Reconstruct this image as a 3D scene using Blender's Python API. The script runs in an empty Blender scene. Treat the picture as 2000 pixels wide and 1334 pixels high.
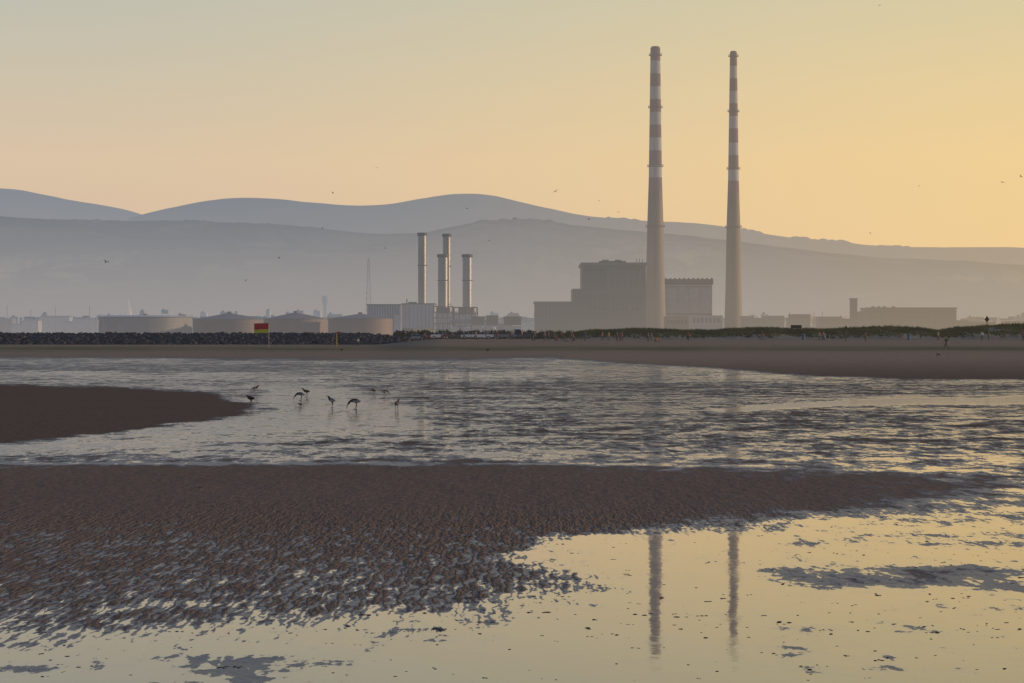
import bpy, math, random
import numpy as np
from mathutils import Vector, Matrix
random.seed(7); rng=np.random.default_rng(7)
F=5600.0; CH=1.6; HY=677.0
sc=bpy.context.scene
def PX(x,D): return (x-1000)/F*D
def PZ(y,D): return CH+(HY-y)/F*D
def lin(c):
    o=[]
    for v in c[:3]:
        v=v/255.0
        o.append(v/12.92 if v<=0.04045 else ((v+0.055)/1.055)**2.4)
    return (o[0],o[1],o[2],1.0)
# ---------------------------------------------------------------- noise
def vnoise(x,y,seed=0):
    xi=np.floor(x).astype(np.int64); yi=np.floor(y).astype(np.int64)
    xf=x-xi; yf=y-yi
    def h(a,b):
        n=(a*374761393+b*668265263+seed*1442695041)&0xffffffff
        n=((n^(n>>13))*1274126177)&0xffffffff
        return ((n^(n>>16))&0xffff)/65535.0
    u=xf*xf*(3-2*xf); v=yf*yf*(3-2*yf)
    return (h(xi,yi)*(1-u)+h(xi+1,yi)*u)*(1-v)+(h(xi,yi+1)*(1-u)+h(xi+1,yi+1)*u)*v
def fbm(x,y,o=5,seed=0,r=.5):
    a=1;t=0;s=0
    for i in range(o):
        s=s+a*vnoise(x*2**i+i*17.3,y*2**i-i*9.1,seed+i); t+=a; a*=r
    return s/t
def sstep(x,a,b):
    t=np.clip((x-a)/(b-a),0,1); return t*t*(3-2*t)
# ---------------------------------------------------------------- node helper
class NT:
    def __init__(s,tree): s.t=tree; s.n=tree.nodes; s.l=tree.links
    def new(s,k,**kw):
        n=s.n.new(k)
        for a,b in kw.items(): setattr(n,a,b)
        return n
    def put(s,inp,v):
        if isinstance(v,bpy.types.NodeSocket): s.l.new(v,inp)
        else: inp.default_value=v
    def m(s,op,a,b=None,c=None,clamp=False):
        n=s.new('ShaderNodeMath',operation=op); n.use_clamp=clamp
        s.put(n.inputs[0],a)
        if b is not None: s.put(n.inputs[1],b)
        if c is not None: s.put(n.inputs[2],c)
        return n.outputs[0]
    def mr(s,v,a,b,c=0.0,d=1.0,smooth=True):
        n=s.new('ShaderNodeMapRange'); n.interpolation_type='SMOOTHSTEP' if smooth else 'LINEAR'
        s.put(n.inputs['Value'],v)
        for k,q in zip(('From Min','From Max','To Min','To Max'),(a,b,c,d)): s.put(n.inputs[k],q)
        return n.outputs['Result']
    def mix(s,f,a,b):
        n=s.new('ShaderNodeMix',data_type='RGBA')
        s.put(n.inputs[0],f); s.put(n.inputs[6],a); s.put(n.inputs[7],b); return n.outputs[2]
    def noise(s,vec,scale,detail=4,rough=.5,dist=0):
        n=s.new('ShaderNodeTexNoise'); s.put(n.inputs['Vector'],vec)
        n.inputs['Scale'].default_value=scale; n.inputs['Detail'].default_value=detail
        n.inputs['Roughness'].default_value=rough; n.inputs['Distortion'].default_value=dist
        return n.outputs['Fac']
    def vscale(s,vec,v):
        n=s.new('ShaderNodeVectorMath',operation='MULTIPLY'); s.put(n.inputs[0],vec); n.inputs[1].default_value=v
        return n.outputs[0]
    def pos(s): return s.new('ShaderNodeNewGeometry').outputs['Position']
    def sep(s,v):
        n=s.new('ShaderNodeSeparateXYZ'); s.put(n.inputs[0],v); return n.outputs
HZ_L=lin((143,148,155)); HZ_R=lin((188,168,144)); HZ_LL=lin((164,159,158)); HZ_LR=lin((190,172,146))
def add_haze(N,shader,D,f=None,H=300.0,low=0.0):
    """aerial perspective: haze painted into the material as emission, by distance unless f is given"""
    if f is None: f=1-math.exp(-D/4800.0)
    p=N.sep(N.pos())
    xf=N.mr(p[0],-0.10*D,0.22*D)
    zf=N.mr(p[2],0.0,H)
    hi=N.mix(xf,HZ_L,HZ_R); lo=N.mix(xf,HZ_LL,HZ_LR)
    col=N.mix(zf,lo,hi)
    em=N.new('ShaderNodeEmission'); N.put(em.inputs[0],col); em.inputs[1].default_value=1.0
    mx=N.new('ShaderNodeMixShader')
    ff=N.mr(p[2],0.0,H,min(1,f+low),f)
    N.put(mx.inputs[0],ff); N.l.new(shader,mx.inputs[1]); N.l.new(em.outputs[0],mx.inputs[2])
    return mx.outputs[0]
MC={}
def mat(name,col,D=0,rough=.7,metal=0.0,var=.15,vs=.3,stretch=(1,1,1),low=0.0,H=300.0,f=None,col2=None,bump=0.0):
    if name in MC: return MC[name]
    m=bpy.data.materials.new(name); m.use_nodes=True; MC[name]=m
    N=NT(m.node_tree); N.n.clear()
    out=N.new('ShaderNodeOutputMaterial'); b=N.new('ShaderNodeBsdfPrincipled')
    b.inputs['Roughness'].default_value=rough; b.inputs['Metallic'].default_value=metal
    vec=N.vscale(N.pos(),stretch)
    n=N.noise(vec,vs,5,.6)
    c1=tuple(c*(1-var) for c in col[:3])+(1,); c2=tuple(min(1,c*(1+var)) for c in (col2 or col)[:3])+(1,)
    N.put(b.inputs['Base Color'],N.mix(N.mr(n,.3,.7),c1,c2))
    if bump:
        bp=N.new('ShaderNodeBump'); bp.inputs['Strength'].default_value=.6; bp.inputs['Distance'].default_value=bump
        N.l.new(n,bp.inputs['Height']); N.l.new(bp.outputs[0],b.inputs['Normal'])
    sh=b.outputs[0]
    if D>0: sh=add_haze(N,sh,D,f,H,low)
    N.l.new(sh,out.inputs[0]); return m
# ---------------------------------------------------------------- mesh builder
class B:
    def __init__(s): s.v=[];s.f=[];s.mi=[];s.mats=[]
    def _m(s,m):
        if m not in s.mats: s.mats.append(m)
        return s.mats.index(m)
    def add(s,vs,fs,m):
        o=len(s.v); s.v+= [tuple(v) for v in vs]; k=s._m(m)
        for f in fs: s.f.append(tuple(i+o for i in f)); s.mi.append(k)
    def box(s,x0,x1,y0,y1,z0,z1,m):
        s.add([(x0,y0,z0),(x1,y0,z0),(x1,y1,z0),(x0,y1,z0),(x0,y0,z1),(x1,y0,z1),(x1,y1,z1),(x0,y1,z1)],
          [(0,3,2,1),(4,5,6,7),(0,1,5,4),(1,2,6,5),(2,3,7,6),(3,0,4,7)],m)
    def pbox(s,xa,xb,ya,yb,D,depth,m,off=0,z0=None):
        s.box(PX(xa,D),PX(xb,D),D+off,D+off+depth,PZ(yb,D) if z0 is None else z0,PZ(ya,D),m)
    def gable(s,x0,x1,y0,y1,z0,z1,zr,m,mr):
        s.box(x0,x1,y0,y1,z0,z1,m); xm=(y0+y1)/2
        s.add([(x0-.2,y0-.3,z1+.01),(x1+.2,y0-.3,z1+.01),(x1+.2,y1+.3,z1+.01),(x0-.2,y1+.3,z1+.01),(x0-.2,xm,zr),(x1+.2,xm,zr)],
          [(0,1,5,4),(2,3,4,5),(0,4,3),(1,2,5),(0,3,2,1)],mr)
    def lathe(s,cx,cy,prof,n,m,mfun=None,capt=True):
        vs=[]
        for (z,r) in prof:
            for i in range(n):
                a=2*math.pi*i/n; vs.append((cx+r*math.cos(a),cy+r*math.sin(a),z))
        o=len(s.v); s.v+=vs
        for j in range(len(prof)-1):
            mm=mfun(j) if mfun else m; k=s._m(mm)
            for i in range(n):
                s.f.append((o+j*n+i,o+j*n+(i+1)%n,o+(j+1)*n+(i+1)%n,o+(j+1)*n+i)); s.mi.append(k)
        if capt:
            s.f.append(tuple(o+(len(prof)-1)*n+i for i in range(n))); s.mi.append(s._m(m))
    def beam(s,p,q,r,m,n=4):
        p=Vector(p);q=Vector(q);d=(q-p).normalized()
        u=d.cross(Vector((0,0,1)));
        if u.length<1e-3: u=Vector((1,0,0))
        u.normalize(); w=d.cross(u); vs=[]
        for c in (p,q):
            for i in range(n):
                a=2*math.pi*(i+.5)/n; vs.append(c+u*math.cos(a)*r+w*math.sin(a)*r)
        s.add(vs,[(i,(i+1)%n,n+(i+1)%n,n+i) for i in range(n)]+[tuple(range(n))[::-1],tuple(range(n,2*n))],m)
    def obj(s,name,smooth=False,loc=None):
        me=bpy.data.meshes.new(name); me.from_pydata(s.v,[],s.f)
        for m in s.mats: me.materials.append(m)
        me.polygons.foreach_set('material_index',s.mi)
        if smooth: me.polygons.foreach_set('use_smooth',[True]*len(s.f))
        me.update(); o=bpy.data.objects.new(name,me); sc.collection.objects.link(o)
        if loc: o.location=loc
        if smooth:
            try: me.set_sharp_from_angle(angle=math.radians(35))
            except Exception: pass
        return o
def grid_mesh(name,X,Y,Z,m,attrs=None):
    ny,nx=X.shape
    co=np.stack([X,Y,Z],-1).reshape(-1,3).astype(np.float32)
    i=np.arange(ny*nx).reshape(ny,nx)
    q=np.stack([i[:-1,:-1],i[:-1,1:],i[1:,1:],i[1:,:-1]],-1).reshape(-1,4)
    me=bpy.data.meshes.new(name); me.vertices.add(len(co)); me.vertices.foreach_set('co',co.ravel())
    me.loops.add(q.size); me.loops.foreach_set('vertex_index',q.ravel().astype(np.int32))
    me.polygons.add(len(q)); me.polygons.foreach_set('loop_start',np.arange(0,q.size,4,dtype=np.int32))
    me.polygons.foreach_set('loop_total',np.full(len(q),4,dtype=np.int32))
    me.update(calc_edges=True); me.polygons.foreach_set('use_smooth',np.ones(len(q),dtype=bool))
    if attrs is not None:
        a=me.color_attributes.new('zone','FLOAT_COLOR','POINT')
        a.data.foreach_set('color',attrs.reshape(-1,4).astype(np.float32).ravel())
    me.materials.append(m); o=bpy.data.objects.new(name,me); sc.collection.objects.link(o); return o
# ---------------------------------------------------------------- world
SUN_AZ=math.radians(80); SUN_EL=math.radians(7)
w=bpy.data.worlds.new("World"); sc.world=w; w.use_nodes=True
N=NT(w.node_tree); N.n.clear()
wo=N.new('ShaderNodeOutputWorld'); bg=N.new('ShaderNodeBackground')
sky=N.new('ShaderNodeTexSky',sky_type='NISHITA'); sky.sun_disc=False; sky.sun_elevation=SUN_EL; sky.sun_rotation=SUN_AZ
sky.dust_density=3.0; sky.air_density=1.2
d=N.sep(N.new('ShaderNodeTexCoord').outputs['Generated'])
el=N.m('SQRT',N.m('ABSOLUTE',d[2]))
def ramp(stops):
    r=N.new('ShaderNodeValToRGB'); cr=r.color_ramp; cr.interpolation='LINEAR'
    while len(cr.elements)<len(stops): cr.elements.new(.5)
    for e,(z,c) in zip(cr.elements,stops): e.position=math.sqrt(z); e.color=lin(c)
    N.l.new(el,r.inputs[0]); return r.outputs[0]
up=[(.2,(166,175,185)),(.32,(130,145,174)),(.6,(88,107,146)),(1,(66,86,130))]
L=ramp([(0,(206,182,163)),(.03,(217,190,166)),(.065,(221,197,169)),(.092,(208,196,173)),(.122,(194,193,179))]+up)
R=ramp([(0,(240,204,150)),(.03,(244,208,150)),(.065,(244,211,151)),(.092,(235,209,157)),(.122,(221,206,164))]+up)
azf=N.mr(d[0],-.19,.24)
grad=N.mix(azf,L,R)
nis=N.vscale(sky.outputs[0],(.1,.1,.1))
N.put(bg.inputs[0],N.mix(.04,grad,nis)); bg.inputs[1].default_value=1.0
N.l.new(bg.outputs[0],wo.inputs[0])
sl=bpy.data.lights.new('sun','SUN'); sl.energy=2.6; sl.angle=math.radians(.6); sl.color=(1,.70,.42)
so=bpy.data.objects.new('sun',sl); sc.collection.objects.link(so)
sd=Vector((math.cos(SUN_EL)*math.sin(SUN_AZ),math.cos(SUN_EL)*math.cos(SUN_AZ),math.sin(SUN_EL)))
so.rotation_euler=sd.to_track_quat('Z','Y').to_euler(); so.location=(40,-20,30)
# ---------------------------------------------------------------- camera
cd=bpy.data.cameras.new('camera'); co=bpy.data.objects.new('camera',cd); sc.collection.objects.link(co)
cd.sensor_width=36; cd.lens=F/2000*36; cd.shift_y=(HY-667)/2000; cd.clip_start=.1; cd.clip_end=60000
co.location=(0,0,CH); co.rotation_euler=(math.radians(90),0,0); sc.camera=co
sc.view_settings.view_transform='Standard'; sc.view_settings.look='None'; sc.view_settings.exposure=0
# ---------------------------------------------------------------- terrain
DD=[0,95,130,200,340,450,540,600,700,1200,4000,40000]
ZR=[0,0,.05,.34,1.12,2.05,2.85,3.2,3.6,4.0,5,6]
ZL=[0,0,.05,.30,.98,1.35,1.62,1.9,3.9,4.0,5,6]
def terr(X,D):
    x=1000+X/np.maximum(D,1)*F
    k=sstep(x,720,870)
    return np.interp(D,DD,ZL)*(1-k)+np.interp(D,DD,ZR)*k
def zt(X,D): return float(terr(np.array([float(X)]),np.array([float(D)]))[0])
def ground_at(px,py):
    """image pixel coordinates projected onto the beach terrain, as a world position"""
    Ds=np.linspace(10,640,6000); X=PX(px,1.0)*Ds; z=terr(X,Ds)
    yy=HY+(CH-z)*F/Ds; i=np.argmax(yy<=py) ; D=Ds[i]; return X[i],D,z[i]
t=np.concatenate([np.linspace(-1.4,-.26,40)[:-1],np.linspace(-.26,.26,640),np.linspace(.26,1.4,40)[1:]])
v=np.concatenate([np.array([3000,2200,1600,1200,1000]),np.linspace(900,60,470),np.geomspace(59,1.2,150)])
Dr=CH*F/v; Dr=np.concatenate([Dr,[9000,12000,16000,22000]])
T,DG=np.meshgrid(t,Dr); XG=T*DG; ZG=terr(XG,DG)
U=1000+T*F; V=HY+(CH-ZG)*F/DG
def sdpoly(pts,U,V,ys=3.0):
    P=np.array(pts,float); P[:,1]*=ys; x=U; y=V*ys
    d2=np.full(x.shape,1e18); ins=np.zeros(x.shape,bool); n=len(P)
    for i in range(n):
        a=P[i];b=P[(i+1)%n]; e=b-a
        tt=np.clip(((x-a[0])*e[0]+(y-a[1])*e[1])/(e@e+1e-9),0,1)
        d2=np.minimum(d2,(x-a[0]-tt*e[0])**2+(y-a[1]-tt*e[1])**2)
        c=((a[1]>y)!=(b[1]>y))
        with np.errstate(divide='ignore',invalid='ignore'):
            xx=(b[0]-a[0])*(y-a[1])/(b[1]-a[1]+1e-12)+a[0]
        ins^=(c&(x<xx))
    s=np.sqrt(d2); return np.where(ins,s,-s)
W=np.interp(V,[600,660,684,692,700,712,735,750,765,790,850,880,905,912,940,1000,1040,1100,1200,1334],
              [-1,-1,-.95,-.6,-.14,.0,.03,-.05,-.05,-.05,-.05,-.03,.02,.05,.02,.04,.14,.30,.34,.38])
AMP=np.interp(V,[690,705,735,760,905,1000,1100,1334],[.6,1.1,1.5,1.9,1.8,1.25,1.0,1.0])
wob=(fbm(U/160,V/9,4,3)-.5)
W=W+wob*.42*sstep(V,690,710)
W=W-sstep(V,1180,1230)*(.13*sstep(U,1050,400)+.10*sstep(U,1500,1800))
def blend(pts,target,soft,amp=None):
    global W,AMP
    s=sdpoly(pts,U+wob*90,V+wob*9); k=sstep(s,-soft,soft); W=W*(1-k)+target*k
    if amp is not None: AMP=AMP*(1-k)+amp*k
blend([(-900,684),(900,686),(1120,694),(800,700),(400,699),(-900,697)],-.55,12)
blend([(-900,714),(300,710),(900,712),(1100,722),(600,728),(-900,722)],-.16,18)
blend([(1150,688),(3000,684),(3000,741),(1800,739),(1560,731),(1350,714),(1100,700)],-.95,14,.7)
blend([(850,745),(1500,748),(3000,750),(3000,762),(1500,772),(900,770)],-.24,14)
blend([(850,800),(1300,806),(3000,792),(3000,840),(1400,850),(950,842)],-.20,34)
blend([(1000,858),(1600,852),(3000,858),(3000,880),(1500,886),(1000,878)],-.16,24)
blend([(500,752),(640,752),(800,790),(850,835),(700,852),(420,866),(300,876),(-900,905),(-900,885),(300,852),(470,817),(520,790)],.18,26,1.0)
blend([(1350,801),(1700,778),(3000,760),(3000,776),(1700,790),(1450,802)],.42,8,.6)
blend([(-900,750),(0,753),(200,757),(400,768),(478,788),(440,812),(280,838),(100,858),(-900,885)],-1.0,18,.9)
blend([(-900,903),(900,903),(1500,906),(1500,910),(900,909),(-900,911)],.5,4,.5)
bar=[(-1200,914),(900,912),(1400,917),(1750,928),(1960,950),(1800,978),(1500,1006),(1300,1032),(1080,1054),(1010,1090),(1130,1140),(960,1180),(520,1222),(-1200,1262)]
s=sdpoly(bar,U+wob*90,V+wob*10); k=sstep(s,-90,70)
tb=np.interp(V,[900,1000,1050,1120,1180,1260],[-1,-.80,-.58,-.42,-.30,-.13])+np.clip((U-900)/2600,0,.35)
W=W*(1-k)+tb*k; AMP=AMP*(1-k)+np.interp(V,[900,1000,1180,1260],[1,.7,.8,1])*k
RIP=sstep(V,965,1060)*sstep(s,-260,40)+.12*sstep(s,0,60)
RIP=np.maximum(RIP,.14*sstep(V,735,770)*sstep(V,912,900))
RIP=np.maximum(RIP,.32*sstep(V,920,950)*sstep(s,60,-60)*sstep(V,1180,1050))
blend([(1490,1112),(1700,1106),(3000,1100),(3000,1136),(1750,1148),(1560,1148)],-.10,40)
blend([(1050,1052),(1280,1042),(1500,1050),(1500,1100),(1480,1140),(1500,1280),(1250,1300),(1180,1130),(1030,1095)],.42,30,.85)
WEED=np.exp(-((V-681)/5.0)**2)*(.5+.8*(fbm(U/120,V/3,3,8)-.3))
A=np.stack([W,np.clip(RIP,0,1),np.clip(WEED,0,1),AMP],-1)
gm=bpy.data.materials.new('tidal_sand'); gm.use_nodes=True; N=NT(gm.node_tree); N.n.clear()
out=N.new('ShaderNodeOutputMaterial')
at=N.new('ShaderNodeAttribute'); at.attribute_name='zone'
sp=N.new('ShaderNodeSeparateColor'); N.l.new(at.outputs['Color'],sp.inputs[0])
wet,rip,weed=sp.outputs[0],sp.outputs[1],sp.outputs[2]; amp=at.outputs['Alpha']
P=N.pos(); pp=N.sep(P); gr=N.mr(pp[1],625,655)
nb=N.noise(P,.22,2,.5); n1=N.noise(N.vscale(P,(1.0,.45,1)),1.1,4,.62,.4); n2=N.noise(N.vscale(P,(1,.26,1)),4.4,4,.68,.3); nf=N.noise(N.vscale(P,(1,.4,1)),14,2,.6)
wv=N.new('ShaderNodeTexWave',wave_type='BANDS',bands_direction='X',wave_profile='SIN')
rot=N.new('ShaderNodeMapping'); rot.inputs['Scale'].default_value=(1,.17,1); rot.inputs['Rotation'].default_value=(0,0,math.radians(3))
N.l.new(P,rot.inputs[0]); N.l.new(rot.outputs[0],wv.inputs[0])
wv.inputs['Scale'].default_value=4.1; wv.inputs['Distortion'].default_value=8.5; wv.inputs['Detail'].default_value=2; wv.inputs['Detail Scale'].default_value=3.6; wv.inputs['Detail Roughness'].default_value=.55
rp=wv.outputs['Fac']
nr=N.noise(N.vscale(P,(1,.15,1)),11,1,.5)
rpn=N.m('ADD',N.m('MULTIPLY',rp,.5),N.m('MULTIPLY',N.mr(nr,.3,.7),.5))
nn=N.m('ADD',N.m('MULTIPLY',N.m('SUBTRACT',n1,.5),1.15),N.m('MULTIPLY',N.m('SUBTRACT',n2,.5),1.25))
nn=N.m('ADD',nn,N.m('MULTIPLY',N.m('SUBTRACT',nf,.5),.5))
nn=N.m('ADD',nn,N.m('MULTIPLY',N.m('SUBTRACT',nb,.5),.5))
sA=N.m('ADD',wet,N.m('MULTIPLY',nn,amp))
sR=N.m('MULTIPLY',N.m('SUBTRACT',.5,rpn),N.m('MULTIPLY',rip,.85))
S=N.m('ADD',sA,sR)
water=N.mr(S,.0,.06)
damp=N.mr(S,-.60,-.16)
dry=N.mix(nb,(.215,.150,.096,1),(.275,.195,.128,1)); dry=N.mix(N.mr(nf,.3,.75),dry,(.15,.105,.07,1))
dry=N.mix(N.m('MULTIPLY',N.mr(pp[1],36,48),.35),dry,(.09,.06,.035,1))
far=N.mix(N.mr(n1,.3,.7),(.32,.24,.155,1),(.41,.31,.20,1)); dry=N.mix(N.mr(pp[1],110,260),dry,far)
wetc=N.mix(n2,(.024,.022,.023,1),(.065,.052,.042,1))
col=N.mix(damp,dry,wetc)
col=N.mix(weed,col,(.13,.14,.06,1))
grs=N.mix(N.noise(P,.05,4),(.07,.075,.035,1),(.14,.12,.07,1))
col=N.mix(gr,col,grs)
hgt=N.m('ADD',N.m('MULTIPLY',N.m('MULTIPLY',rpn,rip),.017),N.m('MULTIPLY',n1,.03))
hgt=N.m('ADD',hgt,N.m('ADD',N.m('MULTIPLY',nf,.005),N.m('MULTIPLY',n2,.018)))
bp=N.new('ShaderNodeBump'); bp.inputs['Strength'].default_value=1.0; bp.inputs['Distance'].default_value=1.0; N.l.new(hgt,bp.inputs['Height'])
sand=N.new('ShaderNodeBsdfPrincipled'); N.put(sand.inputs['Base Color'],col)
N.put(sand.inputs['Roughness'],N.mr(damp,0,1,.95,.36,False)); N.put(sand.inputs['Specular IOR Level'],N.m('MULTIPLY',N.mr(damp,0,1,.1,.5,False),N.mr(pp[1],38,50,1,.35)))
N.l.new(bp.outputs[0],sand.inputs['Normal'])
wd=N.new('ShaderNodeBsdfDiffuse'); wd.inputs[0].default_value=(.11,.09,.07,1)
wg=N.new('ShaderNodeBsdfGlossy'); wg.inputs[0].default_value=(.97,.96,.93,1)
N.put(wg.inputs['Roughness'],N.mr(S,.04,.4,.12,.035,False))
bw=N.new('ShaderNodeBump'); bw.inputs['Strength'].default_value=1.0
N.put(bw.inputs['Distance'],N.mr(pp[1],26,60,.0012,.006))
N.l.new(N.noise(N.vscale(P,(1,.6,1)),3,3),bw.inputs['Height']); N.l.new(bw.outputs[0],wg.inputs['Normal'])
fr=N.new('ShaderNodeFresnel'); fr.inputs[0].default_value=1.9
ws=N.new('ShaderNodeMixShader'); N.l.new(fr.outputs[0],ws.inputs[0]); N.l.new(wd.outputs[0],ws.inputs[1]); N.l.new(wg.outputs[0],ws.inputs[2])
ms=N.new('ShaderNodeMixShader'); N.put(ms.inputs[0],water); N.l.new(sand.outputs[0],ms.inputs[1]); N.l.new(ws.outputs[0],ms.inputs[2])
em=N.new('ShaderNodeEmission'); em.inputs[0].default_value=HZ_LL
hm=N.new('ShaderNodeMixShader'); N.put(hm.inputs[0],N.mr(pp[1],600,7000,0,.8)); N.l.new(ms.outputs[0],hm.inputs[1]); N.l.new(em.outputs[0],hm.inputs[2])  # haze painted onto the far ground as emission, stronger with distance
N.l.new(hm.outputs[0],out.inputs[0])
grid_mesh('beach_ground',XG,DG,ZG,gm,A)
# ---------------------------------------------------------------- mountains
def hill_mat(name,D,f,H,low):
    m=bpy.data.materials.new(name); m.use_nodes=True; N=NT(m.node_tree); N.n.clear()
    out=N.new('ShaderNodeOutputMaterial'); b=N.new('ShaderNodeBsdfDiffuse'); P=N.pos(); p=N.sep(P)
    vo=N.new('ShaderNodeTexVoronoi'); N.put(vo.inputs['Vector'],N.vscale(P,(1,.3,.8))); vo.inputs['Scale'].default_value=.0058
    fs=N.sep(vo.outputs['Color'])
    big=N.noise(P,.0014,4,.6); tr=N.noise(N.vscale(P,(1,.4,2.2)),.011,6,.7)
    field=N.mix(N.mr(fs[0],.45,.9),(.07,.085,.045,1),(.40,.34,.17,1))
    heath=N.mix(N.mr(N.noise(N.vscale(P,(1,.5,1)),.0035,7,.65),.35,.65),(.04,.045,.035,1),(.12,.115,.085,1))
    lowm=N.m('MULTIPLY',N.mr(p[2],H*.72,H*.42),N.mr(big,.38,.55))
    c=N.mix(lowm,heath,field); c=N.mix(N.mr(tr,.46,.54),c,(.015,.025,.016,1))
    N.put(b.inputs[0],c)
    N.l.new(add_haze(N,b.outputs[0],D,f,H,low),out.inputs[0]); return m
def range_(name,pts,D,depth,m,ext=1500,rough=3.0,jag=None,seed=1,na=.7):
    xs=np.linspace(-ext,2000+ext,900); px=[p[0] for p in pts]; py=[p[1] for p in pts]
    y=np.interp(xs,px,py)
    ker=np.hanning(13); ker/=ker.sum(); yp=np.pad(y,6,mode='edge'); y=np.convolve(yp,ker,'valid')
    y+= (fbm(xs/40,xs*0,4,seed)-.5)*rough
    if jag is not None:
        for a,b_,h in jag: y-= ((xs>a)&(xs<b_))*h*rng.random(len(xs))
    ridge=CH+(HY-y)/F*D
    tt=np.linspace(0,1,90)
    XX,TT=np.meshgrid((xs-1000)/F*D,tt)
    YY=D-depth*(1-TT)
    prof=np.sin(np.clip(TT,0,1)*math.pi/2)**1.15
    n=fbm(XX/700,YY/600,7,seed+20,.58)-.5
    amp_=np.sin(TT*math.pi)*np.clip(1.15-1.2*TT,0,1)
    ZZ=5+(ridge[None,:]-5)*prof + n*ridge.mean()*na*amp_
    XX=XX*(YY/D*.5+.5)
    XX=np.vstack([XX,XX[-1:]*1.02]);YY=np.vstack([YY,YY[-1:]+depth*.5]);ZZ=np.vstack([ZZ,ZZ[-1:]*.2])
    grid_mesh(name,XX,YY,ZZ,m)
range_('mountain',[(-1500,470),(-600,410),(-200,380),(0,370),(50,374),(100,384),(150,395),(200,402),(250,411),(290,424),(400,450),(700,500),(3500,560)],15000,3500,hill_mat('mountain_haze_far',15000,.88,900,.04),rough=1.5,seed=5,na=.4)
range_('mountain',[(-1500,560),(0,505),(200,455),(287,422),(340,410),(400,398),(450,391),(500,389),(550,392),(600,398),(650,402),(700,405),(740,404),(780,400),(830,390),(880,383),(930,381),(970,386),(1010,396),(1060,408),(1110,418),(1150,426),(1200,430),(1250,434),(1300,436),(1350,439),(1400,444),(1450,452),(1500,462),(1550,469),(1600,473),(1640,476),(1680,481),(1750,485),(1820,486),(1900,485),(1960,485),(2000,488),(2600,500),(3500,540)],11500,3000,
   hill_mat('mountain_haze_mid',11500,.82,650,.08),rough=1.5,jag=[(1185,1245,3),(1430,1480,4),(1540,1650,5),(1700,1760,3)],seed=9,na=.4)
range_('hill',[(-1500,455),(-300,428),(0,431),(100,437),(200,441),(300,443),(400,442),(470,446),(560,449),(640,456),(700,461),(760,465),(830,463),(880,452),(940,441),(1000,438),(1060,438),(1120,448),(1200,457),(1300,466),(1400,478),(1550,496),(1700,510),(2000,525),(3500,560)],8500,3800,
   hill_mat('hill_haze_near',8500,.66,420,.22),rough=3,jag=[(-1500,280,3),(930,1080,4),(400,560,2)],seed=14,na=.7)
# ---------------------------------------------------------------- town and distant trees
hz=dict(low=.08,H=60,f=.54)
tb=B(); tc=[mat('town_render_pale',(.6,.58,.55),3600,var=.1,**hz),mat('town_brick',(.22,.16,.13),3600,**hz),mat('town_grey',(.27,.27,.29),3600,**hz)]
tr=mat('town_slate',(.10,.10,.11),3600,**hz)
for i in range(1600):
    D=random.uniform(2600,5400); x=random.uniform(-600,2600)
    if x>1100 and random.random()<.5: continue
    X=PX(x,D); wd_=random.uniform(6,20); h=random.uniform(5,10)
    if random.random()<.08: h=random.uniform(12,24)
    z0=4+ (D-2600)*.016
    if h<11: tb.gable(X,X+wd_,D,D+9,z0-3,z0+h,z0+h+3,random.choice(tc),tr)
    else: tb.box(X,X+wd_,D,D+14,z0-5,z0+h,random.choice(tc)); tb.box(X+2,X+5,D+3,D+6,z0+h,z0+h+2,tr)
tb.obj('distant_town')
def tree_mass(name,n,D0,D1,x0,x1,hmin,hmax,m,z0=4,blades=60,sz=1.0,slope=0.0):
    vs=[];fs=[]
    for i in range(n):
        D=random.uniform(D0,D1); X=PX(random.uniform(x0,x1),D); h=random.uniform(hmin,hmax); wv_=h*random.uniform(.5,1.0)
        zb=z0+(D-D0)*slope; cz=zb+h*.55
        pts=rng.normal(size=(blades,3)); pts/=np.linalg.norm(pts,axis=1)[:,None]; pts*=rng.uniform(.45,1.05,(blades,1))
        for p in pts:
            c=np.array([X+p[0]*wv_*.6,D+p[1]*wv_*.6,cz+p[2]*h*.5]); s_=h*.16*sz
            o=len(vs); q=rng.normal(size=(3,3))*s_
            vs+= [tuple(c+q[0]),tuple(c+q[1]),tuple(c+q[2])]; fs.append((o,o+1,o+2))
        o=len(vs); r=h*.03; vs+=[(X-r,D,zb-1),(X+r,D,zb-1),(X+r*.5,D,cz),(X-r*.5,D,cz)]; fs.append((o,o+1,o+2,o+3))
    me=bpy.data.meshes.new(name); me.from_pydata(vs,[],fs); me.materials.append(m); me.update()
    o=bpy.data.objects.new(name,me); sc.collection.objects.link(o); return o
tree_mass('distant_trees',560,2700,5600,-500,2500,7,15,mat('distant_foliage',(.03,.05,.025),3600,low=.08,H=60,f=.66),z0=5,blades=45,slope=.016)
tree_mass('shore_trees',70,1650,1900,950,2300,4,8,mat('shore_foliage',(.05,.065,.03),1700,low=.05,H=60),z0=3.5)
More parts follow.
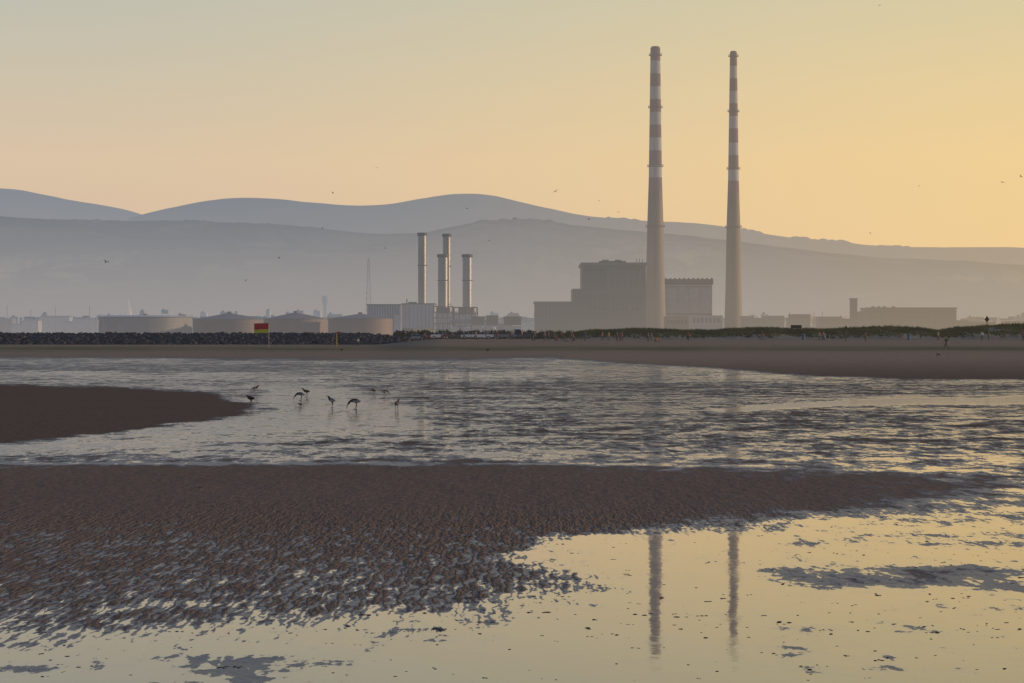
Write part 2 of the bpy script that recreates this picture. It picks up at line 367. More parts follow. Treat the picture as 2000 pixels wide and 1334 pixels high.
# ---------------------------------------------------------------- chimneys
def chimney(cxp,D,ytop,prof,bands,rings):
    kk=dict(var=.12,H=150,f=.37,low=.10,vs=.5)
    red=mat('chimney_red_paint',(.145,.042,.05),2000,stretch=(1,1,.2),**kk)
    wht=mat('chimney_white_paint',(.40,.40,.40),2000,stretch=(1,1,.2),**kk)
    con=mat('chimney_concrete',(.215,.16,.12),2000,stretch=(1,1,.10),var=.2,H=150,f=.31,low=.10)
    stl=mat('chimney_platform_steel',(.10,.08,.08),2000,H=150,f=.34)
    b=B(); cx=PX(cxp,D); ys=set([ytop,645]); 
    for a,_ in bands: ys.add(a)
    ys|=set(range(int(ytop)+6,645,12)); ys=sorted(ys)
    wf=lambda y: float(np.interp(y,[p[0] for p in prof],[p[1] for p in prof]))*D/F/2
    P=[(PZ(y,D),wf(y)) for y in ys]; P[-1]=(3.5,P[-1][1]*1.01)
    def mf(j):
        y=(ys[j]+ys[j+1])/2; r=con
        for a,c in bands:
            if y>=a: r={'r':red,'w':wht,'c':con}[c]
        return r
    b.lathe(cx,D,P[::-1],40,con,lambda j: mf(len(P)-2-j))
    b.lathe(cx,D,[(P[0][0]-1,P[0][1]*.8),(P[0][0]+.8,P[0][1]*.8)],24,stl)
    for y in rings:
        r=wf(y); z=PZ(y,D)
        b.lathe(cx,D,[(z-.5,r+.02),(z-.3,r+1.1),(z,r+1.1),(z+.02,r+.02)],32,stl,capt=False)
        for h in (.6,1.2): b.lathe(cx,D,[(z+h,r+1.05),(z+h+.12,r+1.05)],32,stl,capt=False)
        for i in range(20):
            a=2*math.pi*i/20; b.beam((cx+(r+1.05)*math.cos(a),D+(r+1.05)*math.sin(a),z),(cx+(r+1.05)*math.cos(a),D+(r+1.05)*math.sin(a),z+1.25),.07,stl)
    for i in range(len(P)-1):
        b.beam((cx-.8,D-P[i][1]-.2,P[i][0]),(cx-.8,D-P[i+1][1]-.2,P[i+1][0]),.14,stl)
    b.obj('power_station_chimney',smooth=True)
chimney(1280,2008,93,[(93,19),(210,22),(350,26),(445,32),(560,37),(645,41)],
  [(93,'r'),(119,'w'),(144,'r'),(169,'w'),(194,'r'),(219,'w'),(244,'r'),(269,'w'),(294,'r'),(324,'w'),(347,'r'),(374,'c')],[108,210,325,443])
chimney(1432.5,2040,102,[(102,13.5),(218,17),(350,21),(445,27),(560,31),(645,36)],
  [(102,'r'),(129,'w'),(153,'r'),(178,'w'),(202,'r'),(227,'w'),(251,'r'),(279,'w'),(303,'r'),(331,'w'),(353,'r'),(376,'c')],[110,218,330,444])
# ---------------------------------------------------------------- power station hall
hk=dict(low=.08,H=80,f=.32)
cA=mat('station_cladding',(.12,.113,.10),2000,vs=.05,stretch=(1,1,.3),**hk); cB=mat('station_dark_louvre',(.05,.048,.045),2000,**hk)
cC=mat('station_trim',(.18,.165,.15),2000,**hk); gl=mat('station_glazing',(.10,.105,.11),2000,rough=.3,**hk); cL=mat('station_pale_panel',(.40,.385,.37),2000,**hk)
b=B(); D=1985; Z0=3.4
b.pbox(1045,1119,591,0,D,60,cA,8,Z0); b.pbox(1043,1120,588.5,591.5,D,63,cC,6)
b.pbox(1119.1,1138,566,0,D,60,cA,6,Z0); b.pbox(1118.5,1138,563.5,566,D,61,cC,5)
b.pbox(1138.1,1262,518,0,D,70,cA,4,Z0); b.pbox(1135,1264,512.5,518,D,74,cC,2)
b.pbox(1172,1224,508.5,512.4,D,20,cB,14); b.pbox(1178,1190,506,508.4,D,8,cC,16); b.pbox(1203,1215,506,508.4,D,8,cC,16)
b.pbox(1141,1259,573,0,D,3.5,cA,0,Z0); b.pbox(1141,1259,571,573,D,3.9,cC,-.4)
for x in range(1186,1256,12): b.pbox(x,x+8.5,527,567,D,1,gl,3.6)
b.pbox(1145,1178,524,528,D,1,cB,3.6)
for x in range(1148,1258,9): b.pbox(x,x+1.2,575,640,D,.6,cC,-.65)
for x in range(1049,1118,7): b.pbox(x,x+1.0,593,640,D,.6,cC,7.4)
for i in range(5): b.pbox(1150+i*21,1163+i*21,600,606,D,.5,cB,-.5)
for x in (1244,1250,1256): b.beam((PX(x,D),D+8,PZ(512,D)),(PX(x,D),D+8,PZ(505,D)),.25,cB)
b.obj('power_station_hall')
b=B(); D=2100
b.pbox(1298,1391,556,0,D,60,cL,0,Z0); b.pbox(1296,1393,545,556,D,60,cA,-.6)
b.pbox(1298,1391,559,561,D,.5,cC,-.5); b.pbox(1298,1391,612,614,D,.5,cB,-.5)
for x in range(1302,1390,22): b.pbox(x,x+.8,561.1,611.9,D,.4,cC,-.42)
for x in range(1300,1392,9): b.pbox(x,x+2.6,542.5,545,D,4,cB,5)
b.pbox(1318,1345,547,552,D,.5,gl,-1.1); b.pbox(1355,1385,547,552,D,.5,gl,-1.1)
b.obj('turbine_house')
b=B(); D=1975; cT=mat('annex_brick',(.26,.17,.11),2000,**hk)
b.pbox(1299,1345,620,0,D,20,cT,0,Z0); b.pbox(1299,1345,618,620,D,21,cC,-.5); b.pbox(1350,1412,616,0,D,22,cL,2,Z0)
for x in range(1303,1342,7): b.pbox(x,x+4,625,632,D,.4,cB,-.3)
for x in range(1354,1410,8): b.pbox(x,x+4,621,630,D,.4,cB,1.7)
b.pbox(1372,1390,612,616,D,6,cA,5); b.obj('station_annex')
# ---------------------------------------------------------------- gas plant, left
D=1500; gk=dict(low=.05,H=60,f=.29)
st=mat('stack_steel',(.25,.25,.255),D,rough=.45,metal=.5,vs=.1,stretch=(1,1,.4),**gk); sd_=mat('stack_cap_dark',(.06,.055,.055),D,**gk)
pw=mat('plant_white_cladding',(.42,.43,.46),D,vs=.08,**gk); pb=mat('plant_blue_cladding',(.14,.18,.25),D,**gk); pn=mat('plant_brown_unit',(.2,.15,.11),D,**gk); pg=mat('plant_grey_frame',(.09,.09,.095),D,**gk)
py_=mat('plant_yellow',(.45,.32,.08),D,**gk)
for (x,ww,yt,yb,off) in ((824.5,16,455,592,20),(872.5,15,457,592,30),(865,19,497,598,0),(912.5,18,497,600,8)):
    b=B(); d_=D+off; cx=PX(x,d_); r=ww*d_/F/2; z1=PZ(yt,d_); z0=3.6
    pr=[(z0,r*1.02)]; z=z0
    while z<z1-4:
        z+=3.1; pr+= [(z-.12,r),(z-.1,r*1.04),(z+.1,r*1.04),(z+.12,r)]
    pr.append((z1,r)); b.lathe(cx,d_,pr,28,st)
    b.lathe(cx,d_,[(z1-1.6,r*1.01),(z1-1.5,r*1.2),(z1+.1,r*1.2),(z1+.12,r*.85),(z1-.8,r*.84)],28,sd_)
    for hh in (.35,.7):
        zz=z0+(z1-z0)*hh; b.lathe(cx,d_,[(zz,r*1.01),(zz+.05,r*1.16),(zz+.45,r*1.16),(zz+.5,r*1.01)],28,sd_,capt=False)
    b.beam((cx+r*.3,d_-r-.3,z0),(cx+r*.3,d_-r-.3,z1),.16,sd_)
    b.obj('gas_plant_stack',smooth=True)
b=B()
b.pbox(784,848,594,0,D,30,pw,6,3.5); b.pbox(783,849,592,594,D,31,pg,5.5)
b.pbox(796,812,589,592,D,5,pg,12); b.pbox(792,794,583,592,D,.6,pg,12)
for x in range(790,846,8): b.pbox(x,x+.7,596,648,D,.3,pg,5.65)
b.pbox(786,800,640,650,D,.4,pg,5.5)
b.obj('turbine_building')
b=B()
b.pbox(717,782,596,0,D+60,25,pb,0,3.5); b.pbox(716,783,594,596,D+60,26,pg,-.5)
for x in range(719,782,5): b.pbox(x,x+1.4,598,622,D+60,.4,pw,-.4)
b.pbox(770,781,615,650,D+10,10,pw); b.obj('switch_house')
def frame(b,xa,xb,ya,yb,D,dep,nx,nz,m,r=.25):
    for oy in (0,dep):
        for i in range(nx+1):
            X=PX(xa+(xb-xa)*i/nx,D); b.beam((X,D+oy,PZ(yb,D)),(X,D+oy,PZ(ya,D)),r,m)
        for j in range(nz+1):
            z=PZ(ya+(yb-ya)*j/nz,D); b.beam((PX(xa,D),D+oy,z),(PX(xb,D),D+oy,z),r,m)
    for i in range(nx):
        b.beam((PX(xa+(xb-xa)*i/nx,D),D,PZ(yb,D)),(PX(xa+(xb-xa)*(i+1)/nx,D),D,PZ(ya,D)),r*.6,m)
b=B()
b.pbox(850,880,612,0,D-6,14,pw,0,3.5); b.pbox(852,878,600,612,D-6,10,pg,2); frame(b,846,884,598,655,D-8,18,4,5,pg)
b.pbox(888,930,614,0,D-4,14,pw,0,3.5); b.pbox(895,926,601,614,D-4,9,pn,2); frame(b,886,932,600,650,D-7,18,4,4,pg)
b.pbox(934,1000,632,0,D-2,14,pw,0,3.5)
for (a,c,y) in ((922,946,620),(950,973,618),(984,1018,620)):
    b.pbox(a,c,y,635,D-20,8,pn); b.pbox(a-1,c+1,y-2,y,D-20,9,pg,-.4)
    for k in range(4): b.pbox(a+1+k*(c-a)/4.2,a+3+k*(c-a)/4.2,y+2,633,D-20,.3,pg,-.3)
    b.pbox(a,c,637,0,D-18,8,pw,0,3.5)
for x in (888,912,940,962): b.lathe(PX(x,D-24),D-24,[(3.5,1.7),(PZ(640,D),1.7),(PZ(638,D),.6)],14,pw)
b.pbox(830,848,641,652,D-26,5,py_); b.beam((PX(880,D),D-10,PZ(628,D)),(PX(950,D),D-10,PZ(628,D)),.8,st,8)
b.pbox(800,834,643,652,D-30,5,py_)
b.obj('heat_recovery_plant')
def mast(x,D,yt,yb,w0,w1,name,m):
    b=B(); n=14; cx=PX(x,D)
    for k in range(n):
        za=PZ(yb,D)+(PZ(yt,D)-PZ(yb,D))*k/n; zb=PZ(yb,D)+(PZ(yt,D)-PZ(yb,D))*(k+1)/n
        ra=w0+(w1-w0)*k/n; rb=w0+(w1-w0)*(k+1)/n
        c=[(-1,-1),(1,-1),(1,1),(-1,1)]
        for i in range(4):
            p=c[i];q=c[(i+1)%4]
            b.beam((cx+p[0]*ra,D+p[1]*ra,za),(cx+p[0]*rb,D+p[1]*rb,zb),.13,m)
            b.beam((cx+p[0]*ra,D+p[1]*ra,za),(cx+q[0]*rb,D+q[1]*rb,zb),.08,m)
            b.beam((cx+p[0]*rb,D+p[1]*rb,zb),(cx+q[0]*rb,D+q[1]*rb,zb),.08,m)
    b.beam((cx,D,PZ(yt,D)),(cx,D,PZ(yt-6,D)),.1,m); b.obj(name)
mast(720,1800,506,660,2.2,.4,'lattice_mast',mat('mast_steel',(.2,.19,.19),1800,H=60,low=.05,f=.5))
b=B(); D=2600; m=mat('water_tower_concrete',(.3,.28,.27),2600,H=60,low=.0,f=.75); cx=PX(635,D)
b.lathe(cx,D,[(4,1.9),(PZ(598,D),1.4),(PZ(590,D),2.6),(PZ(586,D),2.9),(PZ(580,D),2.9),(PZ(577,D),1.0)],20,m); b.obj('water_tower',smooth=True)
# ---------------------------------------------------------------- storage tanks
D=1300; tk=dict(low=.05,H=40,f=.25)
t1=mat('tank_pale_steel',(.24,.235,.23),D,vs=.15,stretch=(1,1,.2),**tk); t2=mat('tank_brown_steel',(.19,.13,.10),D,vs=.12,stretch=(1,1,.2),**tk)
r1=mat('tank_roof_white',(.60,.60,.60),D,vs=.1,**tk); r2=mat('tank_roof_grey',(.15,.135,.14),D,**tk); tg=mat('tank_rail',(.1,.1,.1),D,**tk)
for (xa,xb,ys_,yp,ms_,mr_,dome,off) in ((193,375,621,615.5,t1,r1,True,0),(377,520,625,611,t2,r2,False,30),(515,640,624,610,t2,r2,False,0),(641,767,623.5,612.5,t2,r2,False,-20)):
    d_=D+off; b=B(); cx=PX((xa+xb)/2,d_); r=(xb-xa)/2*d_/F; zs=PZ(ys_,d_); zp=PZ(yp,d_)
    pr=[(3.5,r)]
    for k in range(1,6):
        z=3.5+(zs-3.5)*k/6; pr+=[(z-.06,r),(z-.05,r+.12),(z+.05,r+.12),(z+.06,r)]
    pr.append((zs,r)); b.lathe(cx,d_,pr,64,ms_,capt=False)
    b.lathe(cx,d_,[(zs,r+.05),(zs+.02,r+.25),(zs+.3,r+.25),(zs+.32,r)],64,tg,capt=False)
    pr=[]
    for k in range(9):
        q=k/8; pr.append((zs+.3+(zp-zs-.3)*(math.sin(q*math.pi/2) if dome else q),max(.3,r*(math.cos(q*math.pi/2) if dome else 1-q))))
    b.lathe(cx,d_,pr,64,mr_)
    for i in range(40):
        a=2*math.pi*i/40; b.beam((cx+r*math.cos(a),d_+r*math.sin(a),zs+.3),(cx+r*math.cos(a),d_+r*math.sin(a),zs+1.3),.06,tg)
    for i in range(24):
        a=-math.pi*.85+i*.03; z=3.5+(zs-3.5)*i/24; b.box(cx+(r+.2)*math.cos(a)-.4,cx+(r+.2)*math.cos(a)+.4,d_+(r+.8)*math.sin(a)-.4,d_+(r+.8)*math.sin(a)+.4,z,z+.15,tg)
    b.lathe(cx,d_,[(zp-.5,1.0),(zp+.6,1.0)],12,tg)
    b.obj('storage_tank',smooth=True)
# ---------------------------------------------------------------- right: stub chimney & works
D=1700; rk=dict(low=.06,H=40,f=.44); rb=mat('works_brown',(.10,.07,.055),D,**rk); rg=mat('works_grey',(.14,.12,.105),D,**rk); rd=mat('works_dark',(.06,.052,.045),D,**rk)
b=B(); b.pbox(1661,1674.5,585,0,D,4,rb,0,3.5); b.pbox(1660,1675.5,582.5,585,D,4.6,rd,-.3); b.pbox(1664,1666,590,630,D,.3,rd,-.25); b.obj('brick_chimney')
b=B(); b.pbox(1694,1868,603,0,D+20,30,rg,0,3.5)
b.pbox(1692,1869,600.5,603.5,D+20,32,rd,-.8)
b.pbox(1672,1696,611,0,D+18,20,rg,0,3.5)
for x in range(1700,1868,7): b.pbox(x,x+1.2,606,640,D+20,.5,rd,-.5)
b.pbox(1694,1868,608,610,D+20,.6,rb,-1.1); b.pbox(1694,1868,619,620.5,D+20,.6,rb,-1.1)
for x in (1705,1716,1727,1745): b.pbox(x,x+5,598,600.4,D+20,4,rd,4)
b.add([(PX(1672,D+18),D+18,PZ(611,D)),(PX(1696,D+18),D+18,PZ(611,D)),(PX(1696,D+18),D+18,PZ(603,D)),(PX(1672,D+18),D+38,PZ(611,D)),(PX(1696,D+18),D+38,PZ(611,D)),(PX(1696,D+18),D+38,PZ(603,D))],[(0,1,2),(3,5,4),(0,2,5,3)],rg)
b.obj('industrial_works')
b=B(); D=1850
random.seed(3)
for (a,c,y) in ((1452,1476,618),(1470,1500,622),(1500,1540,617),(1541,1576,622),(1560,1600,613),(1604,1650,619),(1640,1690,623),(1870,1905,626),(1905,1960,629),(1990,2080,627)):
    o=random.uniform(0,60); mm=random.choice([rg,rb,rg]); b.pbox(a,c,y,0,D,16,mm,o,3.5); b.pbox(a-.5,c+.5,y-1.2,y,D,17,rd,o-.5)
    for x in np.arange(a+2,c-3,6): b.pbox(x,x+3,y+4,y+8,D,.3,rd,o-.3)
for x in (1490,1542,1590,1606): b.beam((PX(x,D),D,4),(PX(x,D),D,PZ(608,D)),.2,rd)
b.obj('dock_sheds')
b=B(); D=2300; lk=dict(low=.08,H=60,f=.5); la=mat('left_shed_pale',(.4,.39,.38),D,**lk); lb=mat('left_shed_dark',(.15,.14,.14),D,**lk)
for (a,c,y) in ((0,40,632),(30,62,624),(55,115,616),(118,148,628),(140,190,622),(-80,-5,620),(-160,-90,628),(768,785,630),(480,520,622)):
    o=random.uniform(0,80); b.gable(PX(a,D),PX(c,D),D+o,D+o+20,3.5,PZ(y+2,D),PZ(y-1,D),random.choice([la,lb,la]),lb)
for x,y in ((14,596),(60,604),(108,600),(175,598)): b.beam((PX(x,D),D,4),(PX(x,D),D,PZ(y,D)),.25,lb)
b.obj('warehouses')
b=B(); D=3200; cx=PX(250,D); m=mat('spire_pale',(.6,.6,.6),D,f=.75)
b.lathe(cx,D,[(5,6),(PZ(612,D),4.5),(PZ(583,D),.2)],8,m); b.obj('church_spire')
# ---------------------------------------------------------------- rock sea wall
def ico():
    import bmesh
    bm=bmesh.new(); bmesh.ops.create_icosphere(bm,subdivisions=1,radius=1); base=np.array([v.co[:] for v in bm.verts]); fc=[[v.index for v in f.verts] for f in bm.faces]; bm.free(); return base,fc
def rocks(name,n,xr,Dr_,zf,size,m):
    base,fc=ico(); V_=[];Fc=[]
    for i in range(n):
        X=random.uniform(*xr); q=random.random(); z=zf(X,q); Y=Dr_[0]+(Dr_[1]-Dr_[0])*q
        s=random.uniform(*size); r=Matrix.Rotation(random.uniform(0,6),3,'X')@Matrix.Rotation(random.uniform(0,6),3,'Z')
        p=base*(1+rng.uniform(-.28,.28,(len(base),1)))*np.array([1.1,.9,.75])*s
        p=p@np.array(r)+np.array([X,Y,z]); o=len(V_); V_+=p.tolist(); Fc+=[[k+o for k in f] for f in fc]
    me=bpy.data.meshes.new(name); me.from_pydata(V_,[],Fc); me.materials.append(m); me.update(); o=bpy.data.objects.new(name,me); sc.collection.objects.link(o); return o
rm=mat('wall_rock',(.055,.052,.055),600,vs=1.2,var=.45,rough=.85,f=.03)
xe=PX(800,615)
def top(X): return 4.35 if X<xe-9 else 4.35-(X-(xe-9))/9*1.0
rocks('rock_sea_wall',3800,(-150,xe),(606,618),lambda X,q:1.7+(top(X)-1.9)*min(1,q*1.15)+random.uniform(-.1,.12),(.35,.7),rm)
b=B(); b.add([(-150,607,1.5),(xe,607,1.5),(xe,616,2.9),(xe-9,616,4.3),(-150,616,4.3),(-150,640,4.2),(xe-9,640,4.2),(xe,640,3.3)],[(0,1,2,3,4),(4,3,6,5),(3,2,7,6)],rm)
b.obj('sea_wall_embankment')
# ---------------------------------------------------------------- dunes + marram grass
dt=[(1020,664),(1060,660),(1110,651),(1150,646),(1200,644),(1250,642),(1330,645),(1400,645),(1460,641),(1500,640),(1560,643),(1620,643),(1680,640),(1740,638),(1800,641),(1850,647),(1880,640),(1930,638),(1980,634),(2050,632),(2200,636),(2600,632),(3400,640)]
DX=np.linspace(PX(1020,575),PX(3300,575),500); DY=np.linspace(556,625,70); gx,gy=np.meshgrid(DX,DY)
pxs=1000+gx/575*F
crest=CH+(HY-np.interp(pxs,[p[0] for p in dt],[p[1] for p in dt]))/F*578-.45
q=(gy-556)/(625-556); pf=np.sin(np.clip(q/.33,0,1)*math.pi/2)*np.where(q>.33,1-(q-.33)*.5,1)
basez=terr(gx,gy)-.15
dz=basez+np.maximum(crest-basez,0)*np.clip(pf+ (fbm(gx/4,gy/4,4,31)-.5)*.35*(q>.05),0,1.15)
dz[0]-=.3
dune=mat('dune_sand',(.30,.235,.155),575,vs=.5,col2=(.16,.15,.08),f=.04,var=.1)
grid_mesh('sand_dune',gx,gy,dz,dune)
gA=mat('marram_grass',(.04,.058,.02),575,vs=.22,col2=(.13,.12,.045),f=.04,var=.3)
V_=[];Fc=[]
for i in range(30000):
    ii=random.randrange(4,50); jj=random.randrange(0,499)
    if fbm(np.array([gx[ii,jj]/5]),np.array([gy[ii,jj]/5]),3,77)[0]<.32: continue
    if ii<9 and random.random()<.6: continue
    cx,cy,cz=gx[ii,jj]+random.uniform(-.3,.3),gy[ii,jj]+random.uniform(-.4,.4),dz[ii,jj]-.05
    if dz[ii,jj]-basez[ii,jj]<.3: continue
    h=random.uniform(.4,.9)
    for k in range(7):
        a=random.uniform(0,6.28); l=random.uniform(.1,.6)*h; hh=h*random.uniform(.6,1.1); wd_=.08
        o=len(V_); V_+=[(cx+math.cos(a)*.12-wd_,cy+math.sin(a)*.12,cz),(cx+math.cos(a)*.12+wd_,cy+math.sin(a)*.12,cz),(cx+math.cos(a)*(.12+l),cy+math.sin(a)*l,cz+hh)]; Fc.append((o,o+1,o+2))
me=bpy.data.meshes.new('dune_grass'); me.from_pydata(V_,[],Fc); me.materials.append(gA); me.update(); o=bpy.data.objects.new('dune_grass',me); sc.collection.objects.link(o)
tree_mass('coastal_scrub',150,628,650,770,1130,1.0,1.7,mat('scrub_foliage',(.05,.055,.03),640,f=.05),z0=3.4,blades=90,sz=1.0)
# ---------------------------------------------------------------- cars
def car(x,D,col,rot,van=False):
    body=mat('car_paint_%d%d%d'%tuple(int(c*99) for c in col),col,600,rough=.3,var=.03,f=.05); gls=mat('car_glass',(.02,.022,.025),600,rough=.1,f=.05); ty=mat('car_tyre',(.02,.02,.02),600,f=.05); lt=mat('car_lamp',(.6,.55,.5),600,rough=.2,f=.05)
    b=B(); W2=.87; 
    H=2.1 if van else 1.45
    low=[(-2.1,.35),(-2.15,.7),(-2.0,.88),(-1.0,.95),(.0,.96),(1.6,.95),(2.1,.9),(2.15,.6),(2.1,.35)]
    up_=[(-1.15,.95),(-.45,H-.04),(.4,H),(1.25,H-.08),(1.85,.93)] if not van else [(-1.7,.95),(-1.2,H-.1),(0,H),(2.0,H-.02),(2.08,.93)]
    n=len(low); vs=[(p,-W2,q) for p,q in low]+[(p,W2,q) for p,q in low]
    b.add(vs,[tuple(range(n)),tuple(range(2*n-1,n-1,-1))]+[(i,n+i,n+(i+1)%n,(i+1)%n) for i in range(n)],body)
    n=len(up_); wt=lambda q: W2-.02-(q-.95)*.28
    vs=[(p,-wt(q),q) for p,q in up_]+[(p,wt(q),q) for p,q in up_]
    b.add(vs,[(0,1,n+1,n)],gls); b.add(vs,[(n-2,n-1,2*n-1,2*n-2)],gls); b.add(vs,[(i,i+1,n+i+1,n+i) for i in range(1,n-2)],body)
    b.add(vs,[tuple(range(n)),tuple(range(2*n-1,n-1,-1))],body if van else gls)
    for px_ in (-.42,.42,1.22):
        for s_ in (-1,1): b.beam((px_,s_*(W2-.02),.95),(px_+ (.05 if px_>0 else .0),s_*(wt(H)+.015),H-.04),.045,body)
    for px_ in (-1.35,1.35):
        for s_ in (-1,1): b.beam((px_,s_*.72,.33),(px_,s_*.9,.33),.33,ty,14); b.beam((px_,s_*.9,.33),(px_,s_*.91,.33),.18,lt,10)
    for s_ in (-.6,.6): b.box(-2.17,-2.1,s_-.17,s_+.17,.62,.76,lt); b.box(2.1,2.17,s_-.15,s_+.15,.65,.8,mat('car_tail_lamp',(.35,.02,.02),600))
    X=PX(x,D); o=b.obj('parked_car'); o.location=(X,D,zt(X,D)); o.rotation_euler=(0,0,rot)
random.seed(5)
cols=[(.7,.7,.7),(.4,.41,.43),(.05,.05,.06),(.08,.1,.16),(.22,.03,.03),(.2,.21,.23),(.6,.6,.58)]
x=812
while x<1048:
    if not(882<x<890): car(x,random.uniform(598,612),random.choice(cols),random.choice([0,math.pi,math.pi/2+.1,math.pi/2-.2,.3]),random.random()<.08)
    x+=random.uniform(15,26)
# ---------------------------------------------------------------- skinned figures
def skin_mesh(name,verts,edges,radii,regions,mats,sub=1):
    me=bpy.data.meshes.new(name+'_tmp'); me.from_pydata(verts,edges,[]); ob=bpy.data.objects.new(name+'_tmp',me); sc.collection.objects.link(ob)
    md=ob.modifiers.new('s','SKIN'); md.use_smooth_shade=True
    for i,r in enumerate(radii):
        sv=me.skin_vertices[0].data[i]; sv.radius=(r,r) if not isinstance(r,tuple) else r; sv.use_root=(i==0)
    sb=ob.modifiers.new('u','SUBSURF'); sb.levels=sub; sb.render_levels=sub
    dg=bpy.context.evaluated_depsgraph_get(); m2=bpy.data.meshes.new_from_object(ob.evaluated_get(dg)); m2.name=name
    bpy.data.objects.remove(ob); 
    m2.materials.clear()
    for m in mats: m2.materials.append(m)
    V=np.array(verts); E=[(V[a],V[b],regions[b]) for a,b in edges]
    for p in m2.polygons:
        c=np.array(p.center); best=1e9;k=0
        for a,b_,r in E:
            e=b_-a; t_=np.clip(((c-a)@e)/(e@e+1e-9),0,1); dd=np.linalg.norm(c-a-e*t_)
            if dd<best: best=dd;k=r
        p.material_index=k
    return m2
def person_mesh(pose,mats):
    v=[(0,0,.95),(0,0,1.15),(0,-.0,1.36),(0,0,1.49),(0,-.02,1.56),(0,-.01,1.63),(0,.01,1.72)]
    r=[.14,.13,.15,.055,.07,.095,.07]; g=[3,2,2,0,0,0,1]; e=[(0,1),(1,2),(2,3),(3,4),(4,5),(5,6)]
    stp={'stand':.04,'walk':.30,'bend':.06,'sit':0}[pose]
    for s,sg in ((1,1),(-1,-1)):
        o=len(v); sw=sg*stp
        if pose=='bend': arm=[(s*.19,0,1.42),(s*.23,-.05,1.16),(s*.12,-.26,1.22),(s*.07,-.33,1.28)]
        else: arm=[(s*.19,0,1.42),(s*.25,sw*.5,1.14),(s*.25,sw*.9-.06,.90),(s*.24,sw-.08,.80)]
        v+=arm; r+=[.075,.052,.036,.032]; g+=[2,2,0,0]; e+=[(2,o),(o,o+1),(o+1,o+2),(o+2,o+3)]
        o=len(v)
        if pose=='sit': leg=[(s*.1,-.02,.9),(s*.14,-.42,.98),(s*.13,-.7,.86 if s>0 else .9),(s*.13,-.80,.9)]
        else: leg=[(s*.1,0,.88),(s*.1,-sw*.55-.02,.5),(s*.1,-sw*1.0+(.08 if sw<0 else 0),.09),(s*.11,-sw*1.0-.16+(.08 if sw<0 else 0),.04)]
        v+=leg; r+=[.098,.065,.045,.04]; g+=[3,3,3,4]; e+=[(0,o),(o,o+1),(o+1,o+2),(o+2,o+3)]
    if pose=='sit': v=[(a,b_,c-.82) for a,b_,c in v]
    return skin_mesh('person',v,e,r,g,mats)
skin=mat('skin',(.35,.2,.14),f=.04,D=500); hairs=[mat('hair_dark',(.03,.02,.015),500,f=.04),mat('hair_brown',(.12,.07,.04),500,f=.04)]
tops=[mat('top_%d'%i,c,500,f=.04,var=.05) for i,c in enumerate([(.02,.025,.045),(.6,.6,.6),(.03,.03,.03),(.2,.03,.03),(.04,.07,.16),(.14,.12,.11)])]
trs=[mat('trousers_%d'%i,c,500,f=.04,var=.05) for i,c in enumerate([(.02,.02,.03),(.03,.04,.08),(.07,.06,.055)])]
shoe=mat('shoe',(.03,.03,.03),500,f=.04)
PM={}
for pose in ('stand','walk','bend','sit'):
    for k in range(3 if pose!='sit' else 2):
        PM[pose,k]=person_mesh(pose,[skin,hairs[k%2],random.choice([tops[0],tops[2],tops[3],tops[4],tops[5]]),random.choice(trs),shoe])
PM['walk','w']=person_mesh('walk',[skin,hairs[0],tops[0],trs[0],shoe]); PM['stand','wh']=person_mesh('stand',[skin,hairs[0],tops[1],trs[0],shoe])
def person(x,D,key,rot,s=1):
    X=PX(x,D); o=bpy.data.objects.new('person',PM[key]); sc.collection.objects.link(o); o.location=(X,D,zt(X,D)-.01); o.rotation_euler=(0,0,rot); o.scale=(s,s,s); return o
hero=person(1848,345,('walk','w'),-math.pi/2)
b=B(); bk=mat('backpack_blue',(.03,.12,.25),350,f=.04)
b.add([(-.14,.11,1.08),(.14,.11,1.08),(.16,.14,1.42),(-.16,.14,1.42),(-.13,.30,1.10),(.13,.30,1.10),(.11,.25,1.44),(-.11,.25,1.44)],[(0,1,2,3),(4,7,6,5),(0,4,5,1),(1,5,6,2),(2,6,7,3),(3,7,4,0)],bk)
o=b.obj('backpack'); o.parent=hero
random.seed(11)
person(1832,525,('stand',0),.6); person(1918,525,('stand','wh'),2.5); person(1931,526,('stand',1),-1); person(1488,510,('walk',1),1.6); person(1999,500,('stand',2),0); person(699,560,('stand','wh'),0,.9)
for x in [1040,1046,1066,1070,1083,1090,1097,1105,1112,1119,1122,1140,1178,1186,1208,1212,1216,1264,1270,1281,1286,1345,1600,1610,870,884,905,930,948,972,1000,1020,1690,830]:
    person(x+random.uniform(-3,3),random.uniform(495,525) if x>1030 else random.uniform(560,590),random.choice([k for k in PM if k[1] in (0,1,2)]),random.uniform(0,6.28),random.uniform(.88,1.03))
